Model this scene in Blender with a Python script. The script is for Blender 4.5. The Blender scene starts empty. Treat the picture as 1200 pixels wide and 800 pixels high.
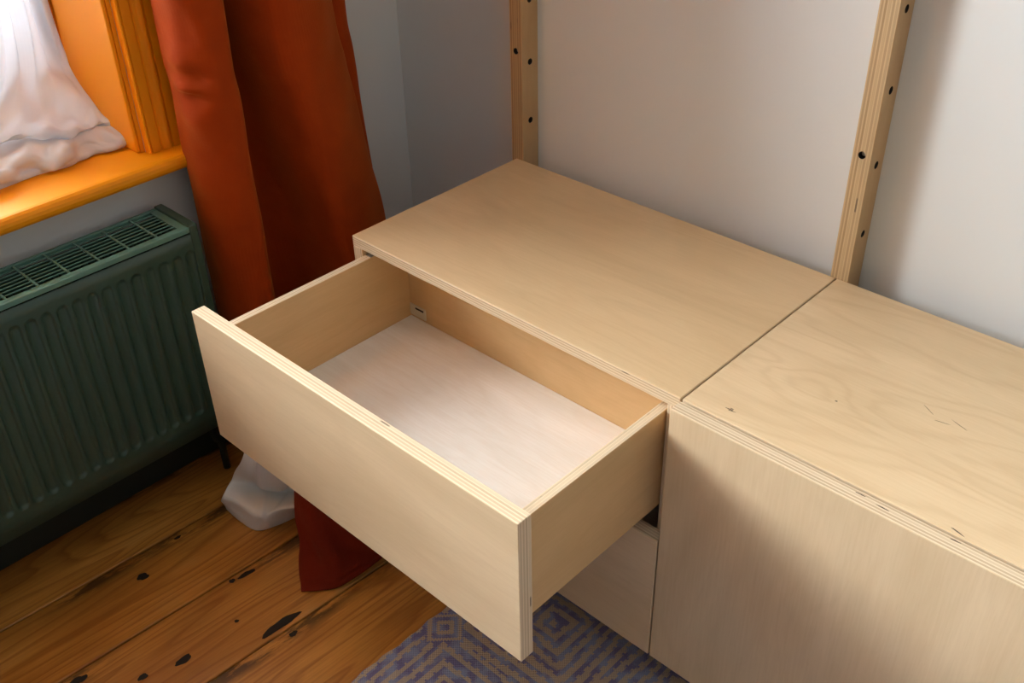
import bpy, bmesh, math, random
import numpy as np
from mathutils import Vector, Matrix

random.seed(7)
S = 1.35            # metres per layout unit
ZF = 0.4534         # layout z of the floor below the cabinet top (layout z = 0 is the cabinet top)
def P(x, y, z): return Vector((x * S, y * S, (z + ZF) * S))

scene = bpy.context.scene
COL = scene.collection

# ------------------------------------------------------------------ camera
cam_data = bpy.data.cameras.new('camera')
cam_data.sensor_width = 36.0
cam_data.lens = 1208.4 / 1200.0 * 36.0
cam_data.clip_start = 0.02
cam = bpy.data.objects.new('camera', cam_data); COL.objects.link(cam)
Rm = Matrix(((0.72862197, -0.37623969, 0.57232309), (0.68463399, 0.42406293, -0.59282959), (-0.01965499, 0.82378051, 0.56656805)))
cam.matrix_world = Matrix.Translation(P(1.0048176, -0.73526216, 0.66366376)) @ Rm.to_4x4()
scene.camera = cam

# ------------------------------------------------------------------ view, sky, daylight
scene.view_settings.view_transform = 'Standard'
scene.view_settings.look = 'None'
scene.view_settings.gamma = 1.0
scene.view_settings.use_curve_mapping = False
scene.view_settings.exposure = 0.0
scene.cycles.max_bounces = 12
scene.cycles.diffuse_bounces = 6
scene.cycles.transparent_max_bounces = 16
scene.cycles.sample_clamp_indirect = 6.0

world = bpy.data.worlds.new('sky'); scene.world = world
world.use_nodes = True
bg = world.node_tree.nodes['Background']
bg.inputs['Color'].default_value = (0.80, 0.90, 1.0, 1)
bg.inputs['Strength'].default_value = 2.0

def area(name, loc, rot, sx, sy, power, col):
    d = bpy.data.lights.new(name, 'AREA'); d.shape = 'RECTANGLE'
    d.size = sx * S; d.size_y = sy * S; d.energy = power; d.color = col
    o = bpy.data.objects.new(name, d); COL.objects.link(o)
    o.location = P(*loc); o.rotation_euler = rot
    return o
# daylight outside the window beside the radiator, and fill outside an unseen second window added for light
area('daylight_window_one', (-0.72, -0.66, 0.88), (0, -math.pi / 2, 0), 1.2, 1.2, 315, (0.96, 1.0, 1.015))
area('fill_added_window_two', (-0.72, -2.05, 0.74), (0, -math.pi / 2, 0), 1.2, 1.1, 38, (0.96, 1.0, 1.015))

# ------------------------------------------------------------------ node helpers
class NT:
    def __init__(self, name):
        self.m = bpy.data.materials.new(name); self.m.use_nodes = True
        self.t = self.m.node_tree; self.n = self.t.nodes; self.l = self.t.links
        self.b = self.n['Principled BSDF']
    def node(self, typ, ins=None, **props):
        nd = self.n.new(typ)
        for k, v in props.items(): setattr(nd, k, v)
        for k, v in (ins or {}).items(): self.put(nd.inputs[k], v)
        return nd
    def put(self, sock, v):
        if isinstance(v, bpy.types.NodeSocket): self.l.new(v, sock)
        else: sock.default_value = v
    def math(self, op, a, b=0.0, c=0.0, clamp=False):
        nd = self.n.new('ShaderNodeMath'); nd.operation = op; nd.use_clamp = clamp
        self.put(nd.inputs[0], a); self.put(nd.inputs[1], b); self.put(nd.inputs[2], c)
        return nd.outputs[0]
    def mix(self, f, a, b, mode='MIX'):
        nd = self.n.new('ShaderNodeMix'); nd.data_type = 'RGBA'; nd.blend_type = mode
        self.put(nd.inputs[0], f); self.put(nd.inputs[6], a); self.put(nd.inputs[7], b)
        return nd.outputs[2]
    def ramp(self, f, stops):
        nd = self.n.new('ShaderNodeValToRGB'); e = nd.color_ramp.elements
        while len(e) < len(stops): e.new(0.5)
        for el, (p, c) in zip(e, stops):
            el.position = p; el.color = c if len(c) == 4 else (*c, 1)
        self.put(nd.inputs[0], f); return nd.outputs[0]
    def noise(self, vec, scale=5.0, detail=3.0, rough=0.5, dist=0.0):
        nd = self.node('ShaderNodeTexNoise', {'Vector': vec, 'Scale': scale, 'Detail': detail, 'Roughness': rough, 'Distortion': dist})
        return nd.outputs[0]
    def scaled(self, vec, s):
        return self.node('ShaderNodeVectorMath', {0: vec, 1: s}, operation='MULTIPLY').outputs[0]
    def uv(self, shift=True):
        v = self.node('ShaderNodeUVMap', uv_map='UVMap').outputs[0]
        if not shift: return v
        r = self.node('ShaderNodeObjectInfo').outputs['Random']
        k = self.node('ShaderNodeCombineXYZ', {0: self.math('MULTIPLY', r, 37.0), 1: self.math('MULTIPLY', r, 61.0)}).outputs[0]
        return self.node('ShaderNodeVectorMath', {0: v, 1: k}, operation='ADD').outputs[0]
    def bump(self, h, strength=0.2, dist=0.001):
        return self.node('ShaderNodeBump', {'Height': h, 'Strength': strength, 'Distance': dist}).outputs[0]
    def out(self, **kw):
        for k, v in kw.items(): self.put(self.b.inputs[k.replace('_', ' ')], v)
        return self.m
C4 = lambda r, g, b: (r, g, b, 1.0)
def lin(r, g, b):
    f = lambda c: (c / 255 / 12.92) if c / 255 <= 0.04045 else ((c / 255 + 0.055) / 1.055) ** 2.4
    return (f(r), f(g), f(b), 1.0)

# ------------------------------------------------------------------ materials
def birch(name, tone, vein=0.5, seed=0.0, burl=None):
    t = NT(name); uv = t.uv()
    if seed: uv = t.node('ShaderNodeVectorMath', {0: uv, 1: (seed, seed * 1.7, 0)}, operation='ADD').outputs[0]
    big = t.noise(t.scaled(uv, (1.6, 5.0, 1)), 1.5, 4, 0.55, 0.8)
    field = t.noise(t.scaled(uv, (1.3, 5.5, 1)), 1.15, 3, 0.5, 0.5)
    if burl:                           # a knot that the veneer's figure curls around
        q = t.node('ShaderNodeVectorMath', {0: t.uv(False), 1: (burl[0], burl[1], 0)}, operation='SUBTRACT').outputs[0]
        q = t.node('ShaderNodeSeparateXYZ', {0: q})
        r2 = t.math('ADD', t.math('POWER', t.math('DIVIDE', q.outputs[0], 0.070), 2.0), t.math('POWER', t.math('DIVIDE', q.outputs[1], 0.045), 2.0))
        field = t.math('MULTIPLY_ADD', t.math('EXPONENT', t.math('MULTIPLY', r2, -1.0)), 0.20, field)
    cont = t.math('SINE', t.math('MULTIPLY', field, 70.0))
    cont = t.math('POWER', t.math('MULTIPLY_ADD', cont, 0.5, 0.5), 3.0)
    fine = t.noise(t.scaled(uv, (9.0, 260.0, 1)), 1.0, 4, 0.65)
    fleck = t.noise(t.scaled(uv, (40.0, 700.0, 1)), 1.0, 2, 0.5)
    a = tuple(c * 0.90 for c in tone) ; b = (min(1, tone[0] * 1.05), min(1, tone[1] * 1.07), min(1, tone[2] * 1.12))
    c = t.ramp(big, [(0.3, (*a, 1)), (0.7, (*b, 1))])
    c = t.mix(t.math('MULTIPLY', cont, 0.16 * vein), c, C4(tone[0] * 0.60, tone[1] * 0.46, tone[2] * 0.32))
    c = t.mix(t.math('MULTIPLY', t.ramp(fine, [(0.35, (1, 1, 1)), (0.62, (0, 0, 0))]), 0.14), c, C4(tone[0] * 0.66, tone[1] * 0.55, tone[2] * 0.42))
    c = t.mix(t.math('MULTIPLY', t.ramp(fleck, [(0.60, (0, 0, 0)), (0.75, (1, 1, 1))]), 0.10), c, C4(tone[0] * 0.55, tone[1] * 0.42, tone[2] * 0.30))
    rough = t.math('MULTIPLY_ADD', fine, 0.12, 0.40)
    return t.out(Base_Color=c, Roughness=rough, Normal=t.bump(fine, 0.06, 0.0006))
VENEER = birch('birch_veneer', (0.68, 0.495, 0.275), 0.45)
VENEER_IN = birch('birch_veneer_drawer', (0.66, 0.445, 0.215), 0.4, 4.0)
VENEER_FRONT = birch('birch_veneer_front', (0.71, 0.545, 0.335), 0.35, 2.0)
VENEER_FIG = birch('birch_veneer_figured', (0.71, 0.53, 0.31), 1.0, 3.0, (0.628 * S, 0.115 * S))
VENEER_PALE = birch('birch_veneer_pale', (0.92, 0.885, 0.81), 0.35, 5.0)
VENEER_POST = birch('birch_veneer_post', (0.52, 0.345, 0.17), 0.6, 8.0)

def ply_edge(name, light, dark, n=11):
    t = NT(name); uv = t.uv(False)
    sep = t.node('ShaderNodeSeparateXYZ', {0: uv})
    rnd = t.node('ShaderNodeObjectInfo').outputs['Random']
    wob = t.noise(t.node('ShaderNodeCombineXYZ', {0: sep.outputs[0], 1: rnd}).outputs[0], 9.0, 2)
    v = t.math('MULTIPLY', t.math('ADD', sep.outputs[1], t.math('MULTIPLY_ADD', wob, 0.03, -0.015)), float(n))
    ply = t.math('FLOOR', v); fr = t.math('FRACT', v)
    par = t.math('MODULO', ply, 2.0)
    key = t.node('ShaderNodeCombineXYZ', {0: t.math('MULTIPLY', sep.outputs[0], 26.0), 1: t.math('MULTIPLY', ply, 5.37), 2: t.math('MULTIPLY', rnd, 40.0)}).outputs[0]
    streak = t.noise(key, 1.0, 4, 0.6)
    wn = t.node('ShaderNodeTexWhiteNoise', {'W': t.math('MULTIPLY_ADD', rnd, 91.0, ply)}, noise_dimensions='1D').outputs[0]
    c = t.mix(t.math('MULTIPLY', par, t.math('MULTIPLY_ADD', wn, 0.75, 0.25)), (*light, 1), (*dark, 1))
    c = t.mix(t.math('MULTIPLY', streak, 0.55), c, C4(light[0] * 0.80, light[1] * 0.74, light[2] * 0.64))
    line = t.ramp(fr, [(0.0, (1, 1, 1)), (0.16, (0, 0, 0)), (0.88, (0, 0, 0)), (1.0, (1, 1, 1))])
    c = t.mix(t.math('MULTIPLY', line, 0.42), c, C4(dark[0] * 0.6, dark[1] * 0.52, dark[2] * 0.45))
    vk = t.node('ShaderNodeCombineXYZ', {0: t.math('MULTIPLY', sep.outputs[0], 14.0), 1: t.math('MULTIPLY', ply, 3.1), 2: t.math('MULTIPLY', rnd, 17.0)}).outputs[0]
    void = t.ramp(t.noise(vk, 1.0, 1), [(0.735, (0, 0, 0)), (0.76, (1, 1, 1))])
    void = t.math('MULTIPLY', void, par)
    c = t.mix(t.math('MULTIPLY', void, 0.75), c, C4(0.09, 0.055, 0.03))
    return t.out(Base_Color=c, Roughness=0.6, Normal=t.bump(t.math('ADD', par, streak), 0.12, 0.0006))
EDGE = ply_edge('birch_ply_edge', (0.80, 0.665, 0.47), (0.43, 0.30, 0.18), 9)
EDGE_THIN = ply_edge('birch_ply_edge_thin', (0.80, 0.665, 0.47), (0.46, 0.33, 0.20), 7)
EDGE_POST = ply_edge('birch_ply_edge_post', (0.58, 0.42, 0.23), (0.33, 0.205, 0.10), 11)

def plain(name, col, rough=0.5, bump=0.0, bscale=60.0, metal=0.0, var=0.0, coat=0.0, sheen=0.0, spec=None):
    t = NT(name); co = t.node('ShaderNodeTexCoord').outputs['Object']
    c = (*col, 1)
    if var:
        c = t.mix(t.noise(co, 3.0, 4), C4(*(x * (1 - var) for x in col)), C4(*(min(1, x * (1 + var)) for x in col)))
    kw = dict(Base_Color=c, Roughness=rough, Metallic=metal)
    if coat: kw['Coat_Weight'] = coat
    if bump: kw['Normal'] = t.bump(t.noise(co, bscale, 4), bump, 0.002)
    if spec is not None: kw['Specular_IOR_Level'] = spec
    return t.out(**kw)
WALL = plain('wall_paint', (0.715, 0.74, 0.735), 0.75, 0.06, 25.0, var=0.02)
WALL_FAR = plain('far_wall_paint', (0.36, 0.36, 0.355), 0.8)
CEIL = plain('ceiling_paint', (0.60, 0.60, 0.59), 0.9)
YELLOW = plain('amber_gloss_paint', (0.84, 0.31, 0.003), 0.50, 0.05, 14.0, var=0.04, spec=0.25)
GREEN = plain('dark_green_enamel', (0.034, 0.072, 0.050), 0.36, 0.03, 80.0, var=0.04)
GREEN_TOP_LIT = plain('dark_green_enamel_lit_top', (0.09, 0.20, 0.155), 0.34, var=0.03)  # same enamel made lighter: daylight on the grille put into its colour
GREEN_SKIRT = plain('skirting_paint', (0.012, 0.018, 0.013), 0.5)
DARK = plain('dark_gap_and_hole_shade', (0.012, 0.010, 0.008), 0.7)
KNOT = plain('dark_knot', (0.010, 0.007, 0.005), 0.75, 0.2, 90.0)
MARK = plain('wood_mark', (0.10, 0.065, 0.04), 0.6)
PLASTIC = plain('pale_plastic', (0.62, 0.55, 0.42), 0.45)
CLIP = plain('grey_clip', (0.20, 0.20, 0.18), 0.6)
STEEL = plain('zinc_steel', (0.45, 0.44, 0.42), 0.35, metal=0.9)
FINS = plain('radiator_inside', (0.010, 0.018, 0.014), 0.6)

def pine():
    t = NT('pine_floorboard'); uv = t.uv()
    raw = t.node('ShaderNodeSeparateXYZ', {0: t.uv(False)})
    rnd = t.node('ShaderNodeObjectInfo').outputs['Random']
    ring = t.noise(t.scaled(uv, (0.9, 6.5, 1)), 1.0, 2, 0.45, 0.35)
    ring = t.math('FRACT', t.math('MULTIPLY', ring, 19.0))
    late = t.ramp(ring, [(0.0, (0, 0, 0)), (0.55, (0.15, 0.15, 0.15)), (0.86, (1, 1, 1)), (1.0, (0, 0, 0))])
    fib = t.noise(t.scaled(uv, (7.0, 240.0, 1)), 1.0, 4, 0.6)
    big = t.noise(t.scaled(uv, (2.0, 7.0, 1)), 1.0, 4, 0.6)
    c = t.ramp(big, [(0.30, lin(176, 116, 44)), (0.55, lin(216, 152, 68)), (0.8, lin(240, 182, 100))])
    c = t.mix(t.math('MULTIPLY', late, 0.55), c, lin(136, 70, 20))
    c = t.mix(t.math('MULTIPLY', t.ramp(fib, [(0.35, (1, 1, 1)), (0.65, (0, 0, 0))]), 0.30), c, lin(105, 52, 14))
    c = t.mix(t.math('MULTIPLY', rnd, 0.22), c, lin(128, 66, 18))
    # worn dirt that gathers along the board joints (v = 0 .. width in metres)
    d = t.math('DIVIDE', raw.outputs[1], 0.185)
    edge = t.math('MAXIMUM', t.ramp(d, [(0.0, (1, 1, 1)), (0.10, (0.9, 0.9, 0.9)), (0.20, (0, 0, 0))]), t.ramp(d, [(0.95, (0, 0, 0)), (1.0, (0.6, 0.6, 0.6))]))
    pat = t.ramp(t.noise(t.scaled(uv, (10.0, 46.0, 1)), 1.0, 5, 0.7), [(0.44, (0, 0, 0)), (0.54, (1, 1, 1))])
    area_ = t.ramp(t.noise(t.scaled(uv, (2.3, 1.0, 1)), 1.0, 1), [(0.32, (0, 0, 0)), (0.48, (1, 1, 1))])
    stain = t.math('MULTIPLY', t.math('MULTIPLY', edge, pat), area_)
    c = t.mix(t.math('MULTIPLY', stain, 0.85), c, lin(34, 20, 10))
    return t.out(Base_Color=c, Roughness=t.math('MULTIPLY_ADD', fib, 0.16, 0.28), Normal=t.bump(t.math('ADD', late, fib), 0.10, 0.001))
PINE = pine()

def cloth(name, c1, c2, sheen, tint, transl=0.0, transp=0.0, scale=900.0):
    t = NT(name); uv = t.uv(False)
    w = t.math('ADD', t.math('SINE', t.math('MULTIPLY', t.node('ShaderNodeSeparateXYZ', {0: uv}).outputs[0], scale)),
               t.math('SINE', t.math('MULTIPLY', t.node('ShaderNodeSeparateXYZ', {0: uv}).outputs[1], scale)))
    nz = t.noise(uv, 18.0, 5, 0.65)
    c = t.mix(nz, (*c1, 1), (*c2, 1))
    t.out(Base_Color=c, Roughness=0.85, Normal=t.bump(t.math('ADD', t.math('MULTIPLY', w, 0.12), nz), 0.18, 0.002))
    t.b.inputs['Sheen Weight'].default_value = sheen
    t.b.inputs['Sheen Roughness'].default_value = 0.45
    t.b.inputs['Sheen Tint'].default_value = (*tint, 1)
    t.b.inputs['Specular IOR Level'].default_value = 0.15
    sh = t.b.outputs[0]
    if transl:
        tr = t.node('ShaderNodeBsdfTranslucent', {'Color': c})
        sh = t.node('ShaderNodeMixShader', {0: transl, 1: sh, 2: tr.outputs[0]}).outputs[0]
    if transp:
        tp = t.node('ShaderNodeBsdfTransparent', {'Color': (1, 1, 1, 1)})
        sh = t.node('ShaderNodeMixShader', {0: transp, 1: sh, 2: tp.outputs[0]}).outputs[0]
    t.l.new(sh, t.n['Material Output'].inputs[0])
    return t.m
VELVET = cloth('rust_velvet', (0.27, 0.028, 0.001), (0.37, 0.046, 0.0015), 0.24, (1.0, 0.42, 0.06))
VELVET_SHADED = cloth('rust_velvet_shaded_hem', (0.13, 0.010, 0.002), (0.18, 0.015, 0.003), 0.2, (1.0, 0.35, 0.14))  # same velvet made darker: shade under the drawer put into its colour
LINING = cloth('white_lining', (0.80, 0.79, 0.76), (0.86, 0.85, 0.82), 0.1, (1, 1, 1))
SHEER = cloth('white_cotton_voile', (0.78, 0.81, 0.85), (0.84, 0.87, 0.90), 0.1, (1, 1, 1), 0.36, 0.0)

def glass():
    t = NT('window_glass')
    g = t.node('ShaderNodeBsdfGlossy', {'Roughness': 0.02}); tp = t.node('ShaderNodeBsdfTransparent')
    fr = t.node('ShaderNodeFresnel', {'IOR': 1.45})
    s = t.node('ShaderNodeMixShader', {0: fr.outputs[0], 1: tp.outputs[0], 2: g.outputs[0]})
    t.l.new(s.outputs[0], t.n['Material Output'].inputs[0]); return t.m
GLASS = glass()

def rug_mat():
    t = NT('rug_weave'); co = t.node('ShaderNodeTexCoord').outputs['Object']
    co = t.scaled(co, (1 / S, 1 / S, 1 / S))
    sep0 = t.node('ShaderNodeSeparateXYZ', {0: co})
    snap = t.node('ShaderNodeVectorMath', {0: co, 1: (0.0030, 0.0030, 1.0)}, operation='SNAP').outputs[0]
    warp = t.noise(snap, 9.0, 1)
    sep = t.node('ShaderNodeSeparateXYZ', {0: snap})
    X, Y = sep.outputs[0], sep.outputs[1]
    def tri(v, period, off):
        f = t.math('FRACT', t.math('DIVIDE', t.math('ADD', v, off), period))
        return t.math('MULTIPLY', t.math('ABSOLUTE', t.math('SUBTRACT', f, 0.5)), period)   # 0 .. period / 2
    H = 0.21
    ax = tri(X, H, -0.022 + H); ay = tri(Y, H, -0.016 + H)         # distance from the middle of the repeat
    cheb = t.math('MAXIMUM', ax, ay)
    tooth = t.math('MULTIPLY', t.math('MINIMUM', tri(X, 0.016, 0.0), tri(Y, 0.016, 0.004)), 0.55)
    big = t.math('ADD', t.math('ADD', cheb, tooth), t.math('MULTIPLY', warp, 0.022))
    corner = t.math('SUBTRACT', H, t.math('ADD', ax, ay))           # L1 distance from the repeat's corner
    sel = t.math('LESS_THAN', corner, 0.036)
    zig = t.math('ADD', t.math('MULTIPLY', big, t.math('SUBTRACT', 1.0, sel)), t.math('MULTIPLY', corner, sel))
    band = t.math('FRACT', t.math('DIVIDE', zig, 0.0165))
    m = t.ramp(band, [(0.0, (0, 0, 0)), (0.50, (0, 0, 0)), (0.54, (1, 1, 1)), (0.97, (1, 1, 1)), (1.0, (0, 0, 0))])
    wx = t.math('SINE', t.math('MULTIPLY', sep0.outputs[0], 2 * math.pi / 0.0036))
    wy = t.math('SINE', t.math('MULTIPLY', sep0.outputs[1], 2 * math.pi / 0.0036))
    weave = t.math('MULTIPLY_ADD', t.math('MULTIPLY', wx, wy), 0.5, 0.5)
    hue = t.noise(snap, 40.0, 2)
    blue = t.mix(t.ramp(hue, [(0.42, (0, 0, 0)), (0.58, (1, 1, 1))]), lin(158, 170, 204), lin(132, 128, 170))
    taupe = t.mix(hue, lin(214, 196, 172), lin(192, 174, 154))
    c = t.mix(m, blue, taupe)
    c = t.mix(t.math('MULTIPLY', weave, 0.30), c, lin(66, 60, 80))
    return t.out(Base_Color=c, Roughness=0.95, Normal=t.bump(weave, 0.6, 0.002), Specular_IOR_Level=0.1)
RUG = rug_mat()

# ------------------------------------------------------------------ mesh helpers
def tag(o, label=None, cat=None, group=None, kind=None):
    if label: o['label'] = label
    if cat: o['category'] = cat
    if group: o['group'] = group
    if kind: o['kind'] = kind
    return o
def empty(name, at, label=None, cat=None, group=None, kind=None):
    o = bpy.data.objects.new(name, None); COL.objects.link(o); o.location = P(*at)
    o.empty_display_size = 0.05
    return tag(o, label, cat, group, kind)
def world_loc(o):
    v = o.location.copy()
    while o.parent: o = o.parent; v += o.location
    return v
def link(name, me, mats, parent=None, at=None, smooth=False):
    """me holds world coordinates in metres; move them to the object's own origin"""
    o = bpy.data.objects.new(name, me); COL.objects.link(o)
    base = P(*at) if at is not None else (world_loc(parent) if parent else Vector((0, 0, 0)))
    if base.length > 0: me.transform(Matrix.Translation(-base))
    if parent: o.parent = parent; o.location = base - world_loc(parent)
    else: o.location = base
    for m in (mats if isinstance(mats, (list, tuple)) else [mats]): me.materials.append(m)
    if smooth:
        for p in me.polygons: p.use_smooth = True
    return o
def to_mesh(bm, name):
    me = bpy.data.meshes.new(name); bm.normal_update(); bm.to_mesh(me); bm.free(); return me
def add_box(bm, a, b, bevel=0.0, seg=1):
    """a, b in layout units"""
    lo, hi = P(*a), P(*b)
    vs = [bm.verts.new((x, y, z)) for x in (lo.x, hi.x) for y in (lo.y, hi.y) for z in (lo.z, hi.z)]
    fs = [bm.faces.new([vs[i] for i in q]) for q in ((0, 1, 3, 2), (4, 6, 7, 5), (0, 4, 5, 1), (2, 3, 7, 6), (0, 2, 6, 4), (1, 5, 7, 3))]
    if bevel:
        es = list({e for f in fs for e in f.edges})
        bmesh.ops.bevel(bm, geom=es, offset=bevel * S, segments=seg, affect='EDGES', profile=0.5)
def box(name, a, b, mat, parent=None, bevel=0.0012, seg=2, at=None):
    bm = bmesh.new(); add_box(bm, a, b, bevel, seg)
    return link(name, to_mesh(bm, name), mat, parent, at)
def uv_box(me, thick, grain, lo, hi):
    """UV in metres; faces across the thickness axis get material 0 (veneer), the others material 1 (edge, v = 0..1 through the plies)"""
    uvl = me.uv_layers.new(name='UVMap')
    other = [k for k in range(3) if k != thick and k != grain][0]
    ctr = None
    for p in me.polygons:
        n = [abs(c) for c in p.normal]
        if n[thick] > 0.35:
            p.material_index = 0
            for li in p.loop_indices:
                c = me.vertices[me.loops[li].vertex_index].co
                uvl.data[li].uv = (c[grain], c[other])
        else:
            p.material_index = 1
            along = grain if n[grain] < 0.6 else other
            for li in p.loop_indices:
                c = me.vertices[me.loops[li].vertex_index].co
                uvl.data[li].uv = (c[along], (c[thick] - lo[thick]) / max(1e-6, hi[thick] - lo[thick]))
def ply(name, a, b, thick, grain, parent, veneer=None, edge=None, bevel=0.0007, holes=()):
    """plywood board from a to b; holes = [(axis, centre(3), radius, depth)] drilled for real"""
    bm = bmesh.new(); add_box(bm, a, b, bevel, 1); me = to_mesh(bm, name)
    if holes:
        tmp = bpy.data.objects.new('tmp', me); COL.objects.link(tmp)
        cb = bmesh.new()
        for ax, c, r, d in holes:
            m = Matrix.Translation(P(*c)) @ (Matrix.Rotation(math.pi / 2, 4, 'X') if ax == 1 else Matrix.Rotation(math.pi / 2, 4, 'Y'))
            bmesh.ops.create_cone(cb, cap_ends=True, segments=18, radius1=r * S, radius2=r * S, depth=2 * d * S, matrix=m)
        cut = bpy.data.objects.new('cut', to_mesh(cb, 'cut')); COL.objects.link(cut)
        md = tmp.modifiers.new('b', 'BOOLEAN'); md.operation = 'DIFFERENCE'; md.object = cut; md.solver = 'EXACT'
        dg = bpy.context.evaluated_depsgraph_get()
        me2 = bpy.data.meshes.new_from_object(tmp.evaluated_get(dg))
        for o in (tmp, cut):
            d_ = o.data; bpy.data.objects.remove(o); bpy.data.meshes.remove(d_)
        me = me2; me.name = name; me.materials.clear()
    uv_box(me, thick, grain, P(*a), P(*b))
    if holes:                          # hole walls inside the board, coloured near-black to stand for their shade
        lo, hi = P(*a), P(*b)
        for p in me.polygons:
            if all(lo[k] + 0.002 < p.center[k] < hi[k] - 0.002 for k in range(3)): p.material_index = 2
    return link(name, me, [veneer or VENEER, edge or EDGE] + ([DARK] if holes else []), parent)
def crom(ctrl, n):
    """Catmull-Rom along axis 0 of an array, n samples"""
    c = np.asarray(ctrl, float); k = len(c)
    ext = np.concatenate([[2 * c[0] - c[1]], c, [2 * c[-1] - c[-2]]])
    out = []
    for u in np.linspace(0, k - 1, n):
        i = min(int(u), k - 2); t = u - i
        p0, p1, p2, p3 = ext[i], ext[i + 1], ext[i + 2], ext[i + 3]
        out.append(0.5 * ((2 * p1) + (-p0 + p2) * t + (2 * p0 - 5 * p1 + 4 * p2 - p3) * t * t + (-p0 + 3 * p1 - 3 * p2 + p3) * t ** 3))
    return np.array(out)
def sheet(name, ctrl, nr, nc, mat, parent, disp=None, thick=0.0012, at=None):
    """cloth through a grid of control points (layout units); disp(u, v, pts, normals) may add folds"""
    g = crom(ctrl, nr); g = np.swapaxes(crom(np.swapaxes(g, 0, 1), nc), 0, 1)
    if disp is not None:
        du = np.gradient(g, axis=0); dv = np.gradient(g, axis=1)
        n = np.cross(du, dv); n /= np.linalg.norm(n, axis=2, keepdims=True) + 1e-9
        u, v = np.meshgrid(np.linspace(0, 1, nr), np.linspace(0, 1, nc), indexing='ij')
        g = g + n * disp(u, v)[..., None]
    verts = [P(*p) for p in g.reshape(-1, 3)]
    faces = [(i * nc + j, i * nc + j + 1, (i + 1) * nc + j + 1, (i + 1) * nc + j) for i in range(nr - 1) for j in range(nc - 1)]
    me = bpy.data.meshes.new(name); me.from_pydata([tuple(v) for v in verts], [], faces)
    lr = np.cumsum(np.r_[0, np.linalg.norm(np.diff(g, axis=0), axis=2).mean(1)]) * S
    lc = np.cumsum(np.r_[0, np.linalg.norm(np.diff(g, axis=1), axis=2).mean(0)]) * S
    uvl = me.uv_layers.new(name='UVMap')
    for p in me.polygons:
        for li in p.loop_indices:
            vi = me.loops[li].vertex_index
            uvl.data[li].uv = (lc[vi % nc], lr[vi // nc])
    o = link(name, me, mat, parent, at, smooth=True)
    if thick:
        m = o.modifiers.new('thickness', 'SOLIDIFY'); m.thickness = thick; m.offset = 0
    return o
def tube(name, pts, r, mat, parent, seg=10):
    bm = bmesh.new(); rings = []
    pts = [P(*p) for p in pts]
    for i, p in enumerate(pts):
        d = (pts[min(i + 1, len(pts) - 1)] - pts[max(i - 1, 0)]).normalized()
        a = d.orthogonal().normalized(); b = d.cross(a)
        rings.append([bm.verts.new(p + (a * math.cos(2 * math.pi * k / seg) + b * math.sin(2 * math.pi * k / seg)) * r * S) for k in range(seg)])
    for r0, r1 in zip(rings, rings[1:]):
        for k in range(seg): bm.faces.new((r0[k], r0[(k + 1) % seg], r1[(k + 1) % seg], r1[k]))
    bm.faces.new(rings[0][::-1]); bm.faces.new(rings[-1])
    bmesh.ops.recalc_face_normals(bm, faces=bm.faces)
    return link(name, to_mesh(bm, name), mat, parent, smooth=True)
def extrude_profile(name, prof, axis, t0, t1, mat, parent, smooth_deg=35):
    """closed 2-D profile (layout units) extruded along an axis. axis 1: prof=(x,z); axis 2: prof=(x,y)"""
    bm = bmesh.new()
    f = (lambda a, b, t: P(a, t, b)) if axis == 1 else (lambda a, b, t: P(a, b, t))
    r0 = [bm.verts.new(f(a, b, t0)) for a, b in prof]; r1 = [bm.verts.new(f(a, b, t1)) for a, b in prof]
    n = len(prof)
    for k in range(n): bm.faces.new((r0[k], r0[(k + 1) % n], r1[(k + 1) % n], r1[k]))
    bm.faces.new(r0[::-1]); bm.faces.new(r1)
    bmesh.ops.recalc_face_normals(bm, faces=bm.faces)
    return link(name, to_mesh(bm, name), mat, parent)

# ================================================================== the room
XW, YW = -0.295, 0.360            # inner faces of the left wall and the back wall
XR, YF, ZC = 3.20, -3.40, 1.58    # right wall, front wall, ceiling
WO = (-1.12, -0.118, 0.052, 1.36) # window opening in the left wall: y0, y1, z0, z1
TH = 0.235

def wall_with_holes(name, axis, c0, c1, u0, u1, holes, mat):
    """wall slab with a rectangular opening. axis 0: slab between x=c0..c1, u = y; axis 1: slab y=c0..c1, u = x"""
    bm = bmesh.new(); zb, zt = -ZF, ZC; cells = []; u = u0
    for h0, h1, z0, z1 in sorted(holes):
        cells += [(u, h0, zb, zt), (h0, h1, zb, z0), (h0, h1, z1, zt)]; u = h1
    cells.append((u, u1, zb, zt))
    for a, b, lo, hi in cells:
        if axis == 0: add_box(bm, (c0, a, lo), (c1, b, hi))
        else: add_box(bm, (a, c0, lo), (b, c1, hi))
    return tag(link(name, to_mesh(bm, name), mat), kind='structure')
W2 = (-2.55, -1.55, 0.10, 1.22)
wall_with_holes('wall_left', 0, XW - TH, XW, YF - 0.12, YW, [WO, W2], WALL)
tag(box('wall_back', (XW - TH, YW, -ZF), (XR + 0.12, YW + 0.12, ZC), WALL, bevel=0), kind='structure')
tag(box('wall_right', (XR, YF, -ZF), (XR + 0.12, YW, ZC), WALL_FAR, bevel=0), kind='structure')
tag(box('wall_front', (XW, YF - 0.12, -ZF), (XR + 0.12, YF, ZC), WALL_FAR, bevel=0), kind='structure')
tag(box('ceiling', (XW - TH, YF - 0.12, ZC), (XR + 0.12, YW + 0.12, ZC + 0.08), CEIL, bevel=0), kind='structure')
floor = tag(box('floor', (XW - TH, YF - 0.12, -ZF - 0.09), (XR + 0.12, YW + 0.12, -ZF - 0.016), DARK, bevel=0), kind='structure')

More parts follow.
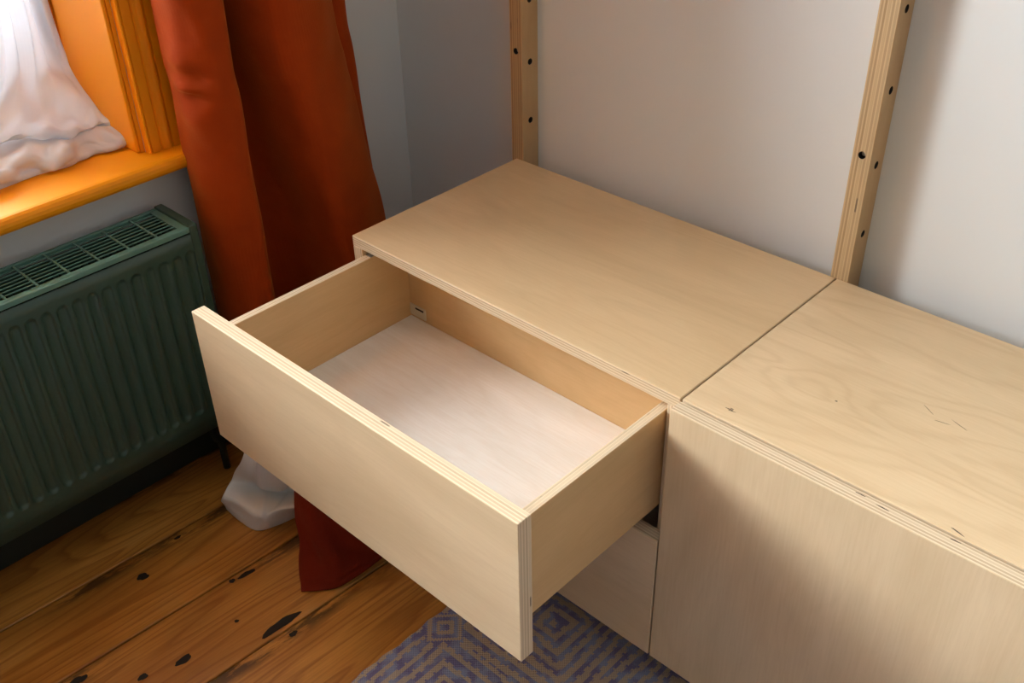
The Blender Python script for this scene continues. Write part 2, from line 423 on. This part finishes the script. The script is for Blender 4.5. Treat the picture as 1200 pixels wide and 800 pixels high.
# floorboards: each one its own part of the floor, slightly skewed to the wall, gaps between
PW, SK = 0.1385, 0.045
edges0 = -0.0185 - 3 * PW         # x of the board edges where y = -0.3
def board(k):
    xa = edges0 + k * PW + 0.0014; xb = edges0 + (k + 1) * PW - 0.0014
    y0, y1 = YF, YW
    bm = bmesh.new()
    dz = random.uniform(-0.0007, 0.0002)
    def corner(x, y, z):
        return bm.verts.new(P(min(max(x + (y + 0.3) * SK, XW), XR), y, z))
    zt, zb, bv = -ZF + dz * 0.5, -ZF - 0.0155, 0.0011
    prof = [(xa, zb), (xa, zt - bv), (xa + bv, zt), (xb - bv, zt), (xb, zt - bv), (xb, zb)]
    n = 8; rings = []
    for j in range(n + 1):
        y = y0 + (y1 - y0) * j / n
        rings.append([corner(x, y, z) for x, z in prof])
    for a, b in zip(rings, rings[1:]):
        for i in range(6): bm.faces.new((a[i], a[(i + 1) % 6], b[(i + 1) % 6], b[i]))
    bm.faces.new(rings[0][::-1]); bm.faces.new(rings[-1])
    bmesh.ops.remove_doubles(bm, verts=bm.verts, dist=1e-6)
    bmesh.ops.recalc_face_normals(bm, faces=bm.faces)
    uvl = bm.loops.layers.uv.new('UVMap')
    for f in bm.faces:
        for l in f.loops:
            y = l.vert.co.y / S
            l[uvl].uv = (l.vert.co.y, l.vert.co.x - (xa + (y + 0.3) * SK) * S)
    return link('plank', to_mesh(bm, 'plank'), PINE, floor)
boards = {}
for k in range(0, int((XR - edges0) / PW) + 2):
    if edges0 + k * PW > XR + 0.05: break
    boards[k] = board(k)
def inlay(name, cx, cy, z, rx, ry, ang, mat, parent, seed, rough=0.25, h=0.00025):
    """thin irregular knot or mark let into a board's top surface"""
    rr = random.Random(seed); bm = bmesh.new(); n = 24; ph = [rr.uniform(0, 6.28) for _ in range(4)]
    ca, sa = math.cos(ang), math.sin(ang)
    top = []
    for k in range(n):
        a = 2 * math.pi * k / n; f = 1 + rough * (0.5 * math.sin(2 * a + ph[0]) + 0.35 * math.sin(3 * a + ph[1]) + 0.3 * math.sin(5 * a + ph[2]) + 0.15 * math.sin(8 * a + ph[3]))
        px, py = rx * f * math.cos(a), ry * f * math.sin(a)
        top.append(bm.verts.new(P(cx + px * ca - py * sa, cy + px * sa + py * ca, z + h)))
    bot = [bm.verts.new(v.co - Vector((0, 0, h * 3 * S))) for v in top]
    bm.faces.new(top)
    for k in range(n): bm.faces.new((bot[k], bot[(k + 1) % n], top[(k + 1) % n], top[k]))
    bmesh.ops.recalc_face_normals(bm, faces=bm.faces)
    return link(name, to_mesh(bm, name), mat, parent)
def board_at(x, y): return boards[int((x - (y + 0.3) * SK - edges0) // PW)]
for i, (x, y, rx, ry) in enumerate([(0.108, -0.277, 0.0275, 0.0075), (0.134, -0.2755, 0.0055, 0.0045), (-0.1125, -0.360, 0.0085, 0.0065),
        (0.061, -0.401, 0.013, 0.005), (-0.009, -0.277, 0.004, 0.004), (-0.144, -0.283, 0.005, 0.003), (-0.013, -0.512, 0.011, 0.006),
        (0.058, -0.315, 0.003, 0.0025), (-0.005, -0.255, 0.013, 0.004), (0.21, -0.33, 0.003, 0.002), (0.045, -0.452, 0.006, 0.005)]):
    inlay('knot', x, y, -ZF, rx, ry, math.radians(88), KNOT, board_at(x, y), i + 3)

bb = tag(box('baseboard_left', (XW, YF, -ZF + 0.001), (XW + 0.020, YW - 0.02, -ZF + 0.105), GREEN_SKIRT, bevel=0.004), kind='structure')
tag(box('baseboard_back', (XW + 0.001, YW - 0.018, -ZF + 0.001), (XR, YW, -ZF + 0.105), GREEN_SKIRT, bevel=0.004), kind='structure')

# ---- window one: sill, architrave, panelled reveal, sash, panes
win = empty('window_1', (XW - 0.1, -0.6, 0.075), kind='structure')
ZS = 0.0745
prof = [(XW - 0.20, ZS - 0.022), (XW - 0.20, ZS)] + [(-0.2565 + 0.0115 * math.sin(a), ZS - 0.0115 + 0.0115 * math.cos(a)) for a in np.linspace(0, math.pi, 9)] + [(XW, ZS - 0.0228)]
extrude_profile('sill', prof, 1, WO[0] - 0.10, -0.012, YELLOW, win)
bm = bmesh.new()   # architrave: plan profile (x, y) run up the right-hand side of the opening
xa = XW
ap = [(xa, -0.118), (xa + 0.012, -0.118), (xa + 0.0135, -0.1168), (xa + 0.0135, -0.1158), (xa + 0.0112, -0.1152), (xa + 0.0112, -0.1142), (xa + 0.0135, -0.1134), (xa + 0.0140, -0.1010), (xa + 0.0122, -0.0985), (xa + 0.0124, -0.0960),
      (xa + 0.0152, -0.0925), (xa + 0.0168, -0.0890), (xa + 0.0172, -0.0865), (xa + 0.0160, -0.0840), (xa + 0.0120, -0.0832), (xa + 0.0120, -0.0818), (xa + 0.0152, -0.0810), (xa + 0.0152, -0.030), (xa, -0.030)]
extrude_profile('architrave', ap, 2, ZS + 0.0003, 1.44, YELLOW, win)
ap2 = [(x, 2 * (WO[0] + WO[1]) / 2 - y) for x, y in ap]
extrude_profile('architrave', ap2, 2, ZS + 0.0003, 1.44, YELLOW, win)
box('architrave', (XW, WO[0] - 0.086, 1.36), (XW + 0.012, -0.030, 1.446), YELLOW, win)
# reveal panel on the right of the recess: stiles with a sunk panel between
RX0, RX1 = XW - 0.20, XW
bm = bmesh.new()
for a, b in (((RX0, WO[1] - 0.006, ZS), (RX1 - 0.001, WO[1] + 0.0, 1.36)),):
    add_box(bm, a, b)
bo = link('reveal_board', to_mesh(bm, 'reveal_board'), YELLOW, win)
box('reveal_stile', (XW - 0.150, WO[1] - 0.012, ZS + 0.0003), (XW - 0.0005, WO[1] - 0.006, 1.36), YELLOW, win, bevel=0.003, seg=3)
box('reveal_stile', (RX0, WO[1] - 0.012, ZS + 0.0003), (XW - 0.165, WO[1] - 0.006, 1.36), YELLOW, win, bevel=0.003, seg=3)
box('reveal_board', (RX0, WO[0], ZS), (RX1 - 0.001, WO[0] + 0.012, 1.36), YELLOW, win)
box('reveal_head', (RX0, WO[0], 1.345), (RX1 - 0.001, WO[1], 1.36), YELLOW, win)
# sash
def sash(x, y0, y1, z0, z1, parent, t=0.028):
    fr = bmesh.new()
    add_box(fr, (x, y0, z0), (x + 0.03, y0 + t, z1)); add_box(fr, (x, y1 - t, z0), (x + 0.03, y1, z1))
    add_box(fr, (x, y0 + t, z0), (x + 0.03, y1 - t, z0 + t * 1.4)); add_box(fr, (x, y0 + t, z1 - t), (x + 0.03, y1 - t, z1))
    f = link('sash', to_mesh(fr, 'sash'), YELLOW, parent)
    ym = (y0 + y1) / 2
    box('glazing_bar', (x + 0.004, ym - 0.008, z0 + t * 1.4), (x + 0.026, ym + 0.008, z1 - t), YELLOW, f, 0)
    for a, b in ((y0 + t, ym - 0.008), (ym + 0.008, y1 - t)):
        box('pane', (x + 0.013, a, z0 + t * 1.4), (x + 0.016, b, z1 - t), GLASS, f, 0)
sash(XW - 0.225, WO[0], WO[1], ZS, 0.66, win); sash(XW - 0.232, WO[0], WO[1], 0.66, 1.36, win)

# ---- unseen second window, added further along the same wall to let in fill light
win2 = empty('window_2_added', (XW - 0.1, -2.05, 0.10), kind='structure')
sash(XW - 0.225, W2[0], W2[1], W2[2], 0.66, win2); sash(XW - 0.232, W2[0], W2[1], 0.66, W2[3], win2)
box('sill', (XW - 0.20, W2[0] + 0.001, W2[2] - 0.001), (XW - 0.001, W2[1] - 0.001, W2[2] + 0.02), YELLOW, win2, 0.006, 3)

# ================================================================== plywood units
T = 0.018; W = 0.5388; D = 0.325; ZB = -0.391; G = 0.0033; DY0, DY1 = -0.0211, -0.0032
def carcass(x0, root, top_veneer, top_parent_marks=()):
    x1 = x0 + W - 0.0014
    TT = 0.0155
    ply('top_panel', (x0, 0, -TT), (x1, D, 0), 2, 0, root, top_veneer)
    ply('side_panel', (x0, 0, ZB), (x0 + T, D, -TT - 0.0001), 0, 1, root)
    ply('side_panel', (x1 - 0.0158, 0, ZB), (x1, D, -TT - 0.0001), 0, 1, root)
    ply('bottom_panel', (x0 + T, 0.001, ZB), (x1 - 0.0158, D, ZB + T), 2, 0, root)
    ply('back_panel', (x0 + T, D - 0.012, ZB + T), (x1 - 0.0158, D - 0.001, -TT), 1, 0, root, None, EDGE_THIN)
cab1 = empty('drawer_cabinet', (W / 2, D / 2, ZB), 'birch plywood cabinet with its top drawer pulled wide open', 'cabinet')
carcass(0.0008, cab1, VENEER)
FX0, FX1 = 0.0010, 0.5378
E = 0.2312
S1 = 0.5206; DS = 0.0120; S0 = 0.0196
ST, SB, ZI, YB = -0.0250, -0.1641, -0.1452, 0.0649
def drawer(yoff, zt, zb, parent, st, sb, zi, open_):
    """yoff = y of the front's inner face; side walls behind it"""
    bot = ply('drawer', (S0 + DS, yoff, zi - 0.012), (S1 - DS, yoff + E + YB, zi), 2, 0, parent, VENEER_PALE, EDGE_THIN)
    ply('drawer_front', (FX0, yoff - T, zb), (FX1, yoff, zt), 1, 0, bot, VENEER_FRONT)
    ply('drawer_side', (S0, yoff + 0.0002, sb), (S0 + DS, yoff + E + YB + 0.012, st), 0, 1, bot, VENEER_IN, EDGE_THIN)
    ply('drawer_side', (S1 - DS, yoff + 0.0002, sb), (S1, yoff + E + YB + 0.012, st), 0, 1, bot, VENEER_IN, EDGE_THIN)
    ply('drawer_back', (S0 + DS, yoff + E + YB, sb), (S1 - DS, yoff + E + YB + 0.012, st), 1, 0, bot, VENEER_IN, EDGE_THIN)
    return bot
dr1 = drawer(-E, -0.0008, -0.1928, cab1, ST, SB, ZI, True)
drawer(-0.0032, -0.1948, ZB, cab1, -0.2190, -0.3581, -0.3392, False)
# pale slotted notch where the runner hooks into the drawer back
hx = S0 + DS
bm = bmesh.new(); add_box(bm, (hx + 0.0004, YB - 0.0014, ZI + 0.0030), (hx + 0.0330, YB - 0.0001, ZI + 0.0215), 0.0012, 2)
hk = link('runner_catch', to_mesh(bm, 'runner_catch'), PLASTIC, dr1); hk['label'] = 'pale slotted catch in the back corner'
box('screw_slot', (hx + 0.0120, YB - 0.0020, ZI + 0.0150), (hx + 0.0290, YB - 0.0012, ZI + 0.0182), DARK, dr1, 0.0004, 1)
box('runner_clip', (S0 + 0.001, 0.004, ST - 0.004), (S0 + DS - 0.001, 0.030, ST + 0.0012), CLIP, dr1, 0.0005, 1)['label'] = 'small grey metal clip on the side edge'

cab2 = empty('door_cabinet', (W * 1.5 + G, D / 2, ZB), 'birch plywood cabinet closed by one plain door, right of the open drawer', 'cabinet')
X2 = W + 0.0018
carcass(X2, cab2, VENEER_FIG)
door = ply('door', (W + 0.0013, DY0, ZB), (2 * W - 0.001, DY1, -0.0008), 1, 2, cab2, VENEER_FRONT)
for i, (x, y, rx, ry, a) in enumerate([(0.5865, 0.0185, 0.0042, 0.0007, 0.15), (0.5895, 0.0172, 0.0040, 0.0006, 0.15), (0.5880, 0.0205, 0.0022, 0.0005, 0.1), (0.661, 0.103, 0.0013, 0.001, 0),
        (0.738, 0.1525, 0.0075, 0.0003, -0.55), (0.757, 0.142, 0.0065, 0.0003, 0.2), (0.772, 0.149, 0.0100, 0.0003, -0.35), (0.8330, 0.0045, 0.0060, 0.0008, -0.25)]):
    inlay('mark', x, y, 0, rx, ry, a, MARK, cab2, 40 + i, 0.3, 0.00008)
for i, (x, y, rx) in enumerate([(0.7465, -0.0075, 0.0045), (0.7700, -0.0105, 0.0060), (0.8360, -0.0065, 0.0050)]):
    inlay('void', x, y, -0.0008, rx, 0.0007, 0, MARK, door, 60 + i, 0.3, 0.00008)

# ---- uprights the cabinets hang on
def upright(x0, holes_front, holes_side, label):
    x1, y0, y1 = x0 + 0.0233, D + 0.0004, YW
    root = empty('upright_post', (x0 + 0.0116, (y0 + y1) / 2, -ZF), label, 'post', None)
    hs = []
    for z in holes_front: hs.append((1, ((x0 + x1) / 2, y0, z), 0.0046, 0.012))
    for z in holes_side: hs.append((0, (x1, (y0 + y1) / 2, z), 0.0047, 0.010))
    p = ply('post', (x0, y0, -ZF + 0.0005), (x1, y1, ZC - 0.01), 0, 2, root, VENEER_POST, EDGE_POST, 0.0006, hs)
    for z in holes_front:
        c = P((x0 + x1) / 2, y0 + 0.0075, z); bm = bmesh.new()
        bmesh.ops.create_cone(bm, cap_ends=True, segments=14, radius1=0.0034 * S, radius2=0.0030 * S, depth=0.004 * S, matrix=Matrix.Translation(c) @ Matrix.Rotation(math.pi / 2, 4, 'X'))
        link('screw', to_mesh(bm, 'screw'), STEEL, root)
    return root
side = [0.060 + 0.0895 * k for k in range(-5, 16)]
upright(-0.0094, [0.1667 + 0.36 * k for k in range(-1, 4)], side, 'drilled plywood upright at the far left end of the cabinets, near the curtain')
upright(0.5309, [0.1643 + 0.36 * k for k in range(-1, 4)], side, 'drilled plywood upright behind the joint between the two cabinets')

# ================================================================== radiator
rad = empty('radiator', (-0.225, -0.5, -0.33), 'dark green ribbed panel radiator with a slatted top grille under the sill', 'radiator')
XP = -0.180                      # front plane
RY1 = -0.1243; RY0 = -1.02; ZT = 0.0027; ZBT = -0.3316
pitch = 0.0209
def rad_front(x, sgn, name, mat):
    ys = []; cy0 = -0.1432
    nr = int((cy0 - (RY0 + 0.03)) / pitch) + 1
    ysub = np.linspace(-0.5, 0.5, 17)[:-1]
    Y = np.unique(np.round(np.r_[RY0 + 0.016, [cy0 - i * pitch + f * pitch for i in range(nr) for f in ysub], RY1 - 0.0150], 6))
    zt, zb = ZT - 0.0100, ZBT
    ct, cbm = -0.0335, -0.2935
    Z = np.unique(np.round(np.r_[zt, np.linspace(ct + 0.010, ct - 0.014, 13), np.linspace(ct - 0.03, cbm + 0.03, 4), np.linspace(cbm + 0.014, cbm - 0.010, 13), zb], 6))
    hw = 0.0066
    verts, faces = [], []
    for z in Z:
        for y in Y:
            i = round((cy0 - y) / pitch); dy = y - (cy0 - i * pitch) if 0 <= i < nr else 1.0
            zz = min(max(z, cbm + hw), ct - hw)
            d = math.hypot(dy, z - zz) - hw
            tt = min(max(-d / 0.0042, 0.0), 1.0); tt = tt * tt * (3 - 2 * tt)
            g = math.exp(-((d + 0.0008) / 0.0014) ** 2) * 0.0024
            verts.append(tuple(P(x - sgn * (0.0036 * tt + g), y, z)))
    ny = len(Y)
    for a in range(len(Z) - 1):
        for b in range(ny - 1):
            q = (a * ny + b, a * ny + b + 1, (a + 1) * ny + b + 1, (a + 1) * ny + b)
            faces.append(q)
    me = bpy.data.meshes.new(name); me.from_pydata(verts, [], faces)
    o = link(name, me, mat, rad, smooth=True)
    m = o.modifiers.new('thickness', 'SOLIDIFY'); m.thickness = 0.0014 * S; m.offset = -1 if sgn > 0 else 1
    return o
rad_front(XP - 0.0012, 1, 'front_panel', GREEN)
box('back_panel', (-0.268, RY0 + 0.014, ZBT), (-0.262, RY1 - 0.0135, ZT - 0.010), GREEN, rad)
bm = bmesh.new()
for k in range(int((RY1 - 0.03 - RY0) / 0.0105)):
    y = RY0 + 0.02 + k * 0.0105
    add_box(bm, (-0.255, y, ZBT + 0.03), (-0.192, y + 0.0012, ZT - 0.030))
fin = link('convector_fins', to_mesh(bm, 'convector_fins'), FINS, rad); fin['kind'] = 'stuff'
# end covers: thick plates that stand a little proud of the grille and wrap the corner
for ya, yb in ((RY1 - 0.0125, RY1), (RY0, RY0 + 0.0125)):
    bm = bmesh.new(); add_box(bm, (-0.2715, ya, ZBT), (XP, yb, ZT + 0.0022), 0.0016, 2)
    link('end_cover', to_mesh(bm, 'end_cover'), GREEN, rad)
# top grille: rails, one object per long slat and per crossbar
gy0, gy1 = RY0 + 0.0125, RY1 - 0.0128
box('grille_rail', (-0.1915, gy0, ZT - 0.0075), (XP + 0.0005, gy1, ZT), GREEN_TOP_LIT, rad, 0.0012, 2)
box('grille_rail', (-0.2700, gy0, ZT - 0.0075), (-0.2630, gy1, ZT), GREEN_TOP_LIT, rad, 0.0012, 2)
box('grille_end', (-0.2630, gy1 - 0.012, ZT - 0.006), (-0.1915, gy1, ZT - 0.0004), GREEN_TOP_LIT, rad, 0.0006, 1)
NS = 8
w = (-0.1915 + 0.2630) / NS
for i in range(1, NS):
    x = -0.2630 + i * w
    box('grille_slat', (x - 0.0009, gy0, ZT - 0.0024), (x + 0.0009, gy1 - 0.012, ZT - 0.0008), GREEN_TOP_LIT, rad, 0.0004, 1)
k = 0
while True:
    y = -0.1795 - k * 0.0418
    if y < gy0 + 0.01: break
    box('grille_crossbar', (-0.2630, y - 0.0016, ZT - 0.0024), (-0.1915, y + 0.0016, ZT - 0.0003), GREEN_TOP_LIT, rad, 0.0004, 1)
    k += 1
tube('pipe', [(-0.225, -0.150, ZBT + 0.004), (-0.225, -0.150, -0.375), (-0.225, -0.146, -0.39), (-0.225, -0.140, -0.40), (-0.225, -0.140, -ZF)], 0.006, GREEN_SKIRT, rad)
tube('wall_bracket', [(-0.266, -0.25, -0.30), (XW, -0.25, -0.30)], 0.007, GREEN_SKIRT, rad)
tube('wall_bracket', [(-0.266, -0.85, -0.30), (XW, -0.85, -0.30)], 0.007, GREEN_SKIRT, rad)

# ================================================================== velvet curtain
cur = empty('curtain', (-0.2, 0.05, -ZF), 'floor-length rust orange velvet curtain hanging beside the window', 'curtain')
def plan(dz):
    """plan of the folds; dz = 0 at the top of the photo's frame, 1 at the drawer"""
    f = dz
    return [(-0.268, -0.045), (-0.262, -0.075), (-0.240, -0.0865), (-0.205, -0.090), (-0.176, -0.079), (-0.160, -0.058), (-0.164, -0.036), (-0.200, -0.018),
            (-0.255, -0.006), (-0.272, 0.002 + 0.030 * f), (-0.240, 0.008 + 0.055 * f), (-0.170, 0.008 + 0.066 * f), (-0.136, 0.024 + 0.060 * f), (-0.130, 0.052 + 0.055 * f),
            (-0.152, 0.100 + 0.055 * f), (-0.188, 0.146 + 0.058 * f), (-0.206, 0.160 + 0.058 * f), (-0.226, 0.164 + 0.05 * f), (-0.222, 0.185 + 0.035 * f), (-0.232, 0.206 + 0.022 * f), (-0.262, 0.20 + 0.02 * f)]
rows = []
for z, f in ((1.30, -0.9), (0.80, -0.5), (0.275, 0.0), (0.15, 0.27), (0.02, 0.62), (-0.12, 1.0), (-0.25, 1.25), (-0.40, 1.5), (-0.452, 1.6)):
    rows.append([(x, y, z) for x, y in plan(f)])
def vel(u, v):
    r = 0.0014 * np.sin(38 * u + 9 * v) * np.sin(17 * v * 3 + 4 * u)
    # dented creases on the lit edge fold
    for (uu, vv, a, su, sv) in ((0.235, 0.16, 0.006, 0.010, 0.030), (0.258, 0.19, -0.008, 0.010, 0.030), (0.280, 0.15, 0.007, 0.010, 0.032), (0.300, 0.19, -0.008, 0.011, 0.030), (0.322, 0.16, 0.007, 0.012, 0.03),
                                (0.350, 0.18, -0.006, 0.013, 0.03), (0.385, 0.16, 0.005, 0.014, 0.03), (0.43, 0.18, -0.004, 0.014, 0.03), (0.48, 0.16, 0.003, 0.02, 0.03), (0.55, 0.18, -0.003, 0.02, 0.03)):
        r = r + a * np.exp(-((u - uu) / su) ** 2 - ((v - vv - 0.9 * (u - uu)) / sv) ** 2)
    return r
sheet('drape', rows, 130, 190, VELVET, cur, vel, 0.003)
# trailing velvet hem that runs out under the drawer
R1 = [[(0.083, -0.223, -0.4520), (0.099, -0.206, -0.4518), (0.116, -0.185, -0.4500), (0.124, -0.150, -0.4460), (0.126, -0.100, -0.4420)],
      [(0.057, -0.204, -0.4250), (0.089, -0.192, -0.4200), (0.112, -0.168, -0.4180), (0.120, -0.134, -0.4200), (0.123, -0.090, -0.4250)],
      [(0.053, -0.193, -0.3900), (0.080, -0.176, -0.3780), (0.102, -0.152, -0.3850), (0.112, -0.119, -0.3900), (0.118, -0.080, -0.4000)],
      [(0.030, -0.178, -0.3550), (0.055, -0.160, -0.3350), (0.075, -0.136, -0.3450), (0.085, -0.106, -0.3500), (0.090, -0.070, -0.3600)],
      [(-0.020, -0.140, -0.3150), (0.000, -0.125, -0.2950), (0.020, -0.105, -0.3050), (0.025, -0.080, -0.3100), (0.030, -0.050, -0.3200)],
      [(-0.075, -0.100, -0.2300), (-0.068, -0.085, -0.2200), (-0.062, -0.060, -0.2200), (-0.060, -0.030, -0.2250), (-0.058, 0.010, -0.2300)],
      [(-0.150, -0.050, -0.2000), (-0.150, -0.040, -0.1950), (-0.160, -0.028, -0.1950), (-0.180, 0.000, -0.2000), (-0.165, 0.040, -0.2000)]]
sheet('trailing_hem', R1, 60, 50, VELVET_SHADED, cur, lambda u, v: 0.0085 * np.sin(14 * u + 9 * v) * np.sin(8 * v + 3) * np.clip(u * 5, 0, 1) + 0.0024 * np.exp(-((u - 0.045) / 0.022) ** 2) + 0.004 * (np.abs(np.sin(6 * v + 7 * u)) - 0.5) * np.clip(u * 4, 0, 1), 0.003)
W1 = [[(-0.139, -0.198, -0.4525), (-0.103, -0.199, -0.4527), (-0.066, -0.193, -0.4527), (-0.052, -0.165, -0.4525), (-0.046, -0.137, -0.4525), (-0.046, -0.110, -0.4525)],
      [(-0.136, -0.203, -0.4300), (-0.097, -0.202, -0.4300), (-0.057, -0.195, -0.4300), (-0.043, -0.166, -0.4300), (-0.034, -0.138, -0.4280), (-0.033, -0.115, -0.4280)],
      [(-0.120, -0.208, -0.4050), (-0.089, -0.200, -0.4050), (-0.052, -0.189, -0.4060), (-0.031, -0.167, -0.4040), (-0.014, -0.147, -0.4020), (-0.010, -0.130, -0.4020)],
      [(-0.126, -0.186, -0.3900), (-0.112, -0.160, -0.4100), (-0.084, -0.146, -0.4160), (-0.062, -0.130, -0.4120), (-0.044, -0.118, -0.4060), (-0.034, -0.110, -0.4040)],
      [(-0.104, -0.187, -0.3580), (-0.082, -0.176, -0.3720), (-0.055, -0.160, -0.3750), (-0.030, -0.146, -0.3700), (-0.012, -0.132, -0.3620), (-0.004, -0.120, -0.3600)],
      [(-0.066, -0.189, -0.3050), (-0.055, -0.176, -0.3150), (-0.038, -0.160, -0.3150), (-0.020, -0.143, -0.3100), (-0.006, -0.127, -0.3050), (-0.004, -0.112, -0.3000)],
      [(-0.075, -0.150, -0.2400), (-0.065, -0.140, -0.2400), (-0.055, -0.126, -0.2400), (-0.040, -0.110, -0.2400), (-0.030, -0.100, -0.2400), (-0.025, -0.090, -0.2400)]]
ln = sheet('lining', W1, 56, 60, LINING, cur, lambda u, v: (0.0025 * np.sin(13 * v + 9 * u) * np.sin(11 * u + 2) - 0.0060 * np.exp(-(np.abs(v - 0.30 - 0.42 * (0.62 - u)) / 0.030)) + 0.0055 * np.exp(-(np.abs(v - 0.62 + 0.5 * (0.6 - u)) / 0.05))) * np.clip(u * 6, 0, 1) , 0.0015)
ln['label'] = 'white cotton lining spilling out at the floor'

# ================================================================== white curtain bunched on the sill
vo = empty('sheer_curtain', (-0.42, -0.3, ZS), 'white cotton window curtain, its end bunched on the amber sill', 'curtain')
ycol = np.array([-0.42, -0.39, -0.345, -0.300, -0.255, -0.215, -0.180, -0.150, -0.128])
def row(x, z, dx=None, dy=0.0, dz=None):
    dx = dx or [0] * 9; dz = dz or [0] * 9
    k = 1.0 if z < 0.13 else 0.80 if z < 0.16 else 0.55 if z < 0.2 else 0.42 if z < 0.3 else 0.36   # gathered towards the jamb higher up
    return [(x + a, -0.128 + (y + 0.128) * k + dy, z + c) for y, a, c in zip(ycol, dx, dz)]
V1 = [row(-0.470, 1.15, [0, .012, -.008, .012, -.008, .010, -.008, .008, 0]),
      row(-0.468, 0.50, [0, .014, -.010, .014, -.010, .012, -.010, .010, 0], 0.0),
      row(-0.462, 0.27, [0, .012, -.008, .016, -.006, .014, -.012, .010, 0], 0.0),
      row(-0.450, 0.185, [0, .010, .000, .018, .002, .014, -.004, .006, .000], 0.0),
      row(-0.428, 0.150, [0, .010, .006, .012, .012, .010, .012, .006, .000], 0.004),
      row(-0.394, 0.120, [0, .004, .004, .000, .006, .012, .010, .006, .000], 0.008, [.01, .01, .012, .012, .006, .006, .000, -.002, -.004]),
      row(-0.364, 0.108, [0, .000, .004, -.004, -.002, .008, .010, .006, .000], 0.006, [.01, .01, .012, .012, .010, .004, .000, -.002, -.006]),
      row(-0.404, 0.094, [0, .004, .004, .006, .000, .002, .010, .006, -.002], 0.004, [.01, .01, .012, .010, .010, .004, .002, .000, -.002]),
      row(-0.372, 0.100, [0, .004, .010, .008, .006, .000, .004, .008, .004], 0.004, [.004, .004, .000, .002, .004, .006, .002, .000, .000]),
      row(-0.338, 0.096, [0, .004, .006, .004, .000, .006, -.006, .004, .006], 0.002, [0, .002, .000, .002, .004, .002, .002, -.002, .000]),
      row(-0.330, 0.084, [0, .002, .003, .001, -.003, .007, -.008, .004, .006], 0.0),
      row(-0.336, 0.0750, [0, .000, .004, .002, -.002, .006, -.006, .004, .004], 0.0)]
def vdisp(u, v):
    a = 0.0075 * np.sin(24 * v - 15 * u + 1.6 * np.sin(7 * v + 9 * u)) * np.exp(-((u - 0.42) / 0.26) ** 2)
    a = a + 0.0025 * np.sin(47 * v + 21 * u + 2 * np.sin(13 * u)) * np.exp(-((u - 0.55) / 0.2) ** 2)
    b = 0.0045 * np.sin(17 * v + 26 * u + 1.5 * np.sin(11 * v)) * np.clip((u - 0.6) * 4, 0, 1) * (1 - np.clip((u - 0.93) * 14, 0, 1))
    b = b + 0.0022 * np.sin(43 * v - 31 * u) * np.clip((u - 0.62) * 5, 0, 1) * (1 - np.clip((u - 0.93) * 14, 0, 1))
    c = 0.006 * (np.abs(np.sin(9 * v - 7 * u + 1.2 * np.sin(5 * u))) - 0.5) * np.clip((u - 0.3) * 5, 0, 1) * (1 - np.clip((u - 0.93) * 14, 0, 1))
    return (a + b + c) * np.clip((1 - v) * 9, 0.15, 1)
sheet('voile', V1, 150, 150, SHEER, vo, vdisp, 0.0008)

# ================================================================== rug
def rug():
    xs = np.linspace(0.2535, 1.75, 100); ys = np.linspace(-1.35, 0.14, 130)
    nx, ny = len(xs), len(ys); verts, faces = [], []
    for j, y in enumerate(ys):
        left = 0.2535 + 0.0035 * max(0, (y + 0.28) / 0.2) ** 1.5 + 0.0014 * math.sin(j * 1.9) + 0.0010 * math.sin(j * 0.7)
        for i, x in enumerate(xs):
            xx = x + (left - xs[0]) if i < 2 else x
            if i == 1: xx = left + 0.004
            edge = i in (0, nx - 1) or j in (0, ny - 1)
            verts.append(tuple(P(xx, y, -ZF + (0.0010 if edge else 0.0066))))
    n = nx * ny
    for j in range(ny - 1):
        for i in range(nx - 1): faces.append((j * nx + i, j * nx + i + 1, (j + 1) * nx + i + 1, (j + 1) * nx + i))
    base = len(verts)
    rim = [j * nx for j in range(ny)][::-1] + list(range(1, nx)) + [j * nx + nx - 1 for j in range(1, ny)] + [(ny - 1) * nx + i for i in range(nx - 2, 0, -1)]
    for v in rim: verts.append((verts[v][0], verts[v][1], P(0, 0, -ZF + 0.0004).z))
    m = len(rim)
    for k in range(m): faces.append((rim[k], base + k, base + (k + 1) % m, rim[(k + 1) % m]))
    faces.append(tuple(base + k for k in range(m)))
    me = bpy.data.meshes.new('rug'); me.from_pydata(verts, [], faces)
    bm = bmesh.new(); bm.from_mesh(me); bmesh.ops.recalc_face_normals(bm, faces=bm.faces); bm.to_mesh(me); bm.free()
    o = link('rug', me, RUG, None, (0.26, -0.15, -ZF))
    return tag(o, 'woven blue and taupe patterned rug on the floorboards under the drawers', 'rug')
rug()
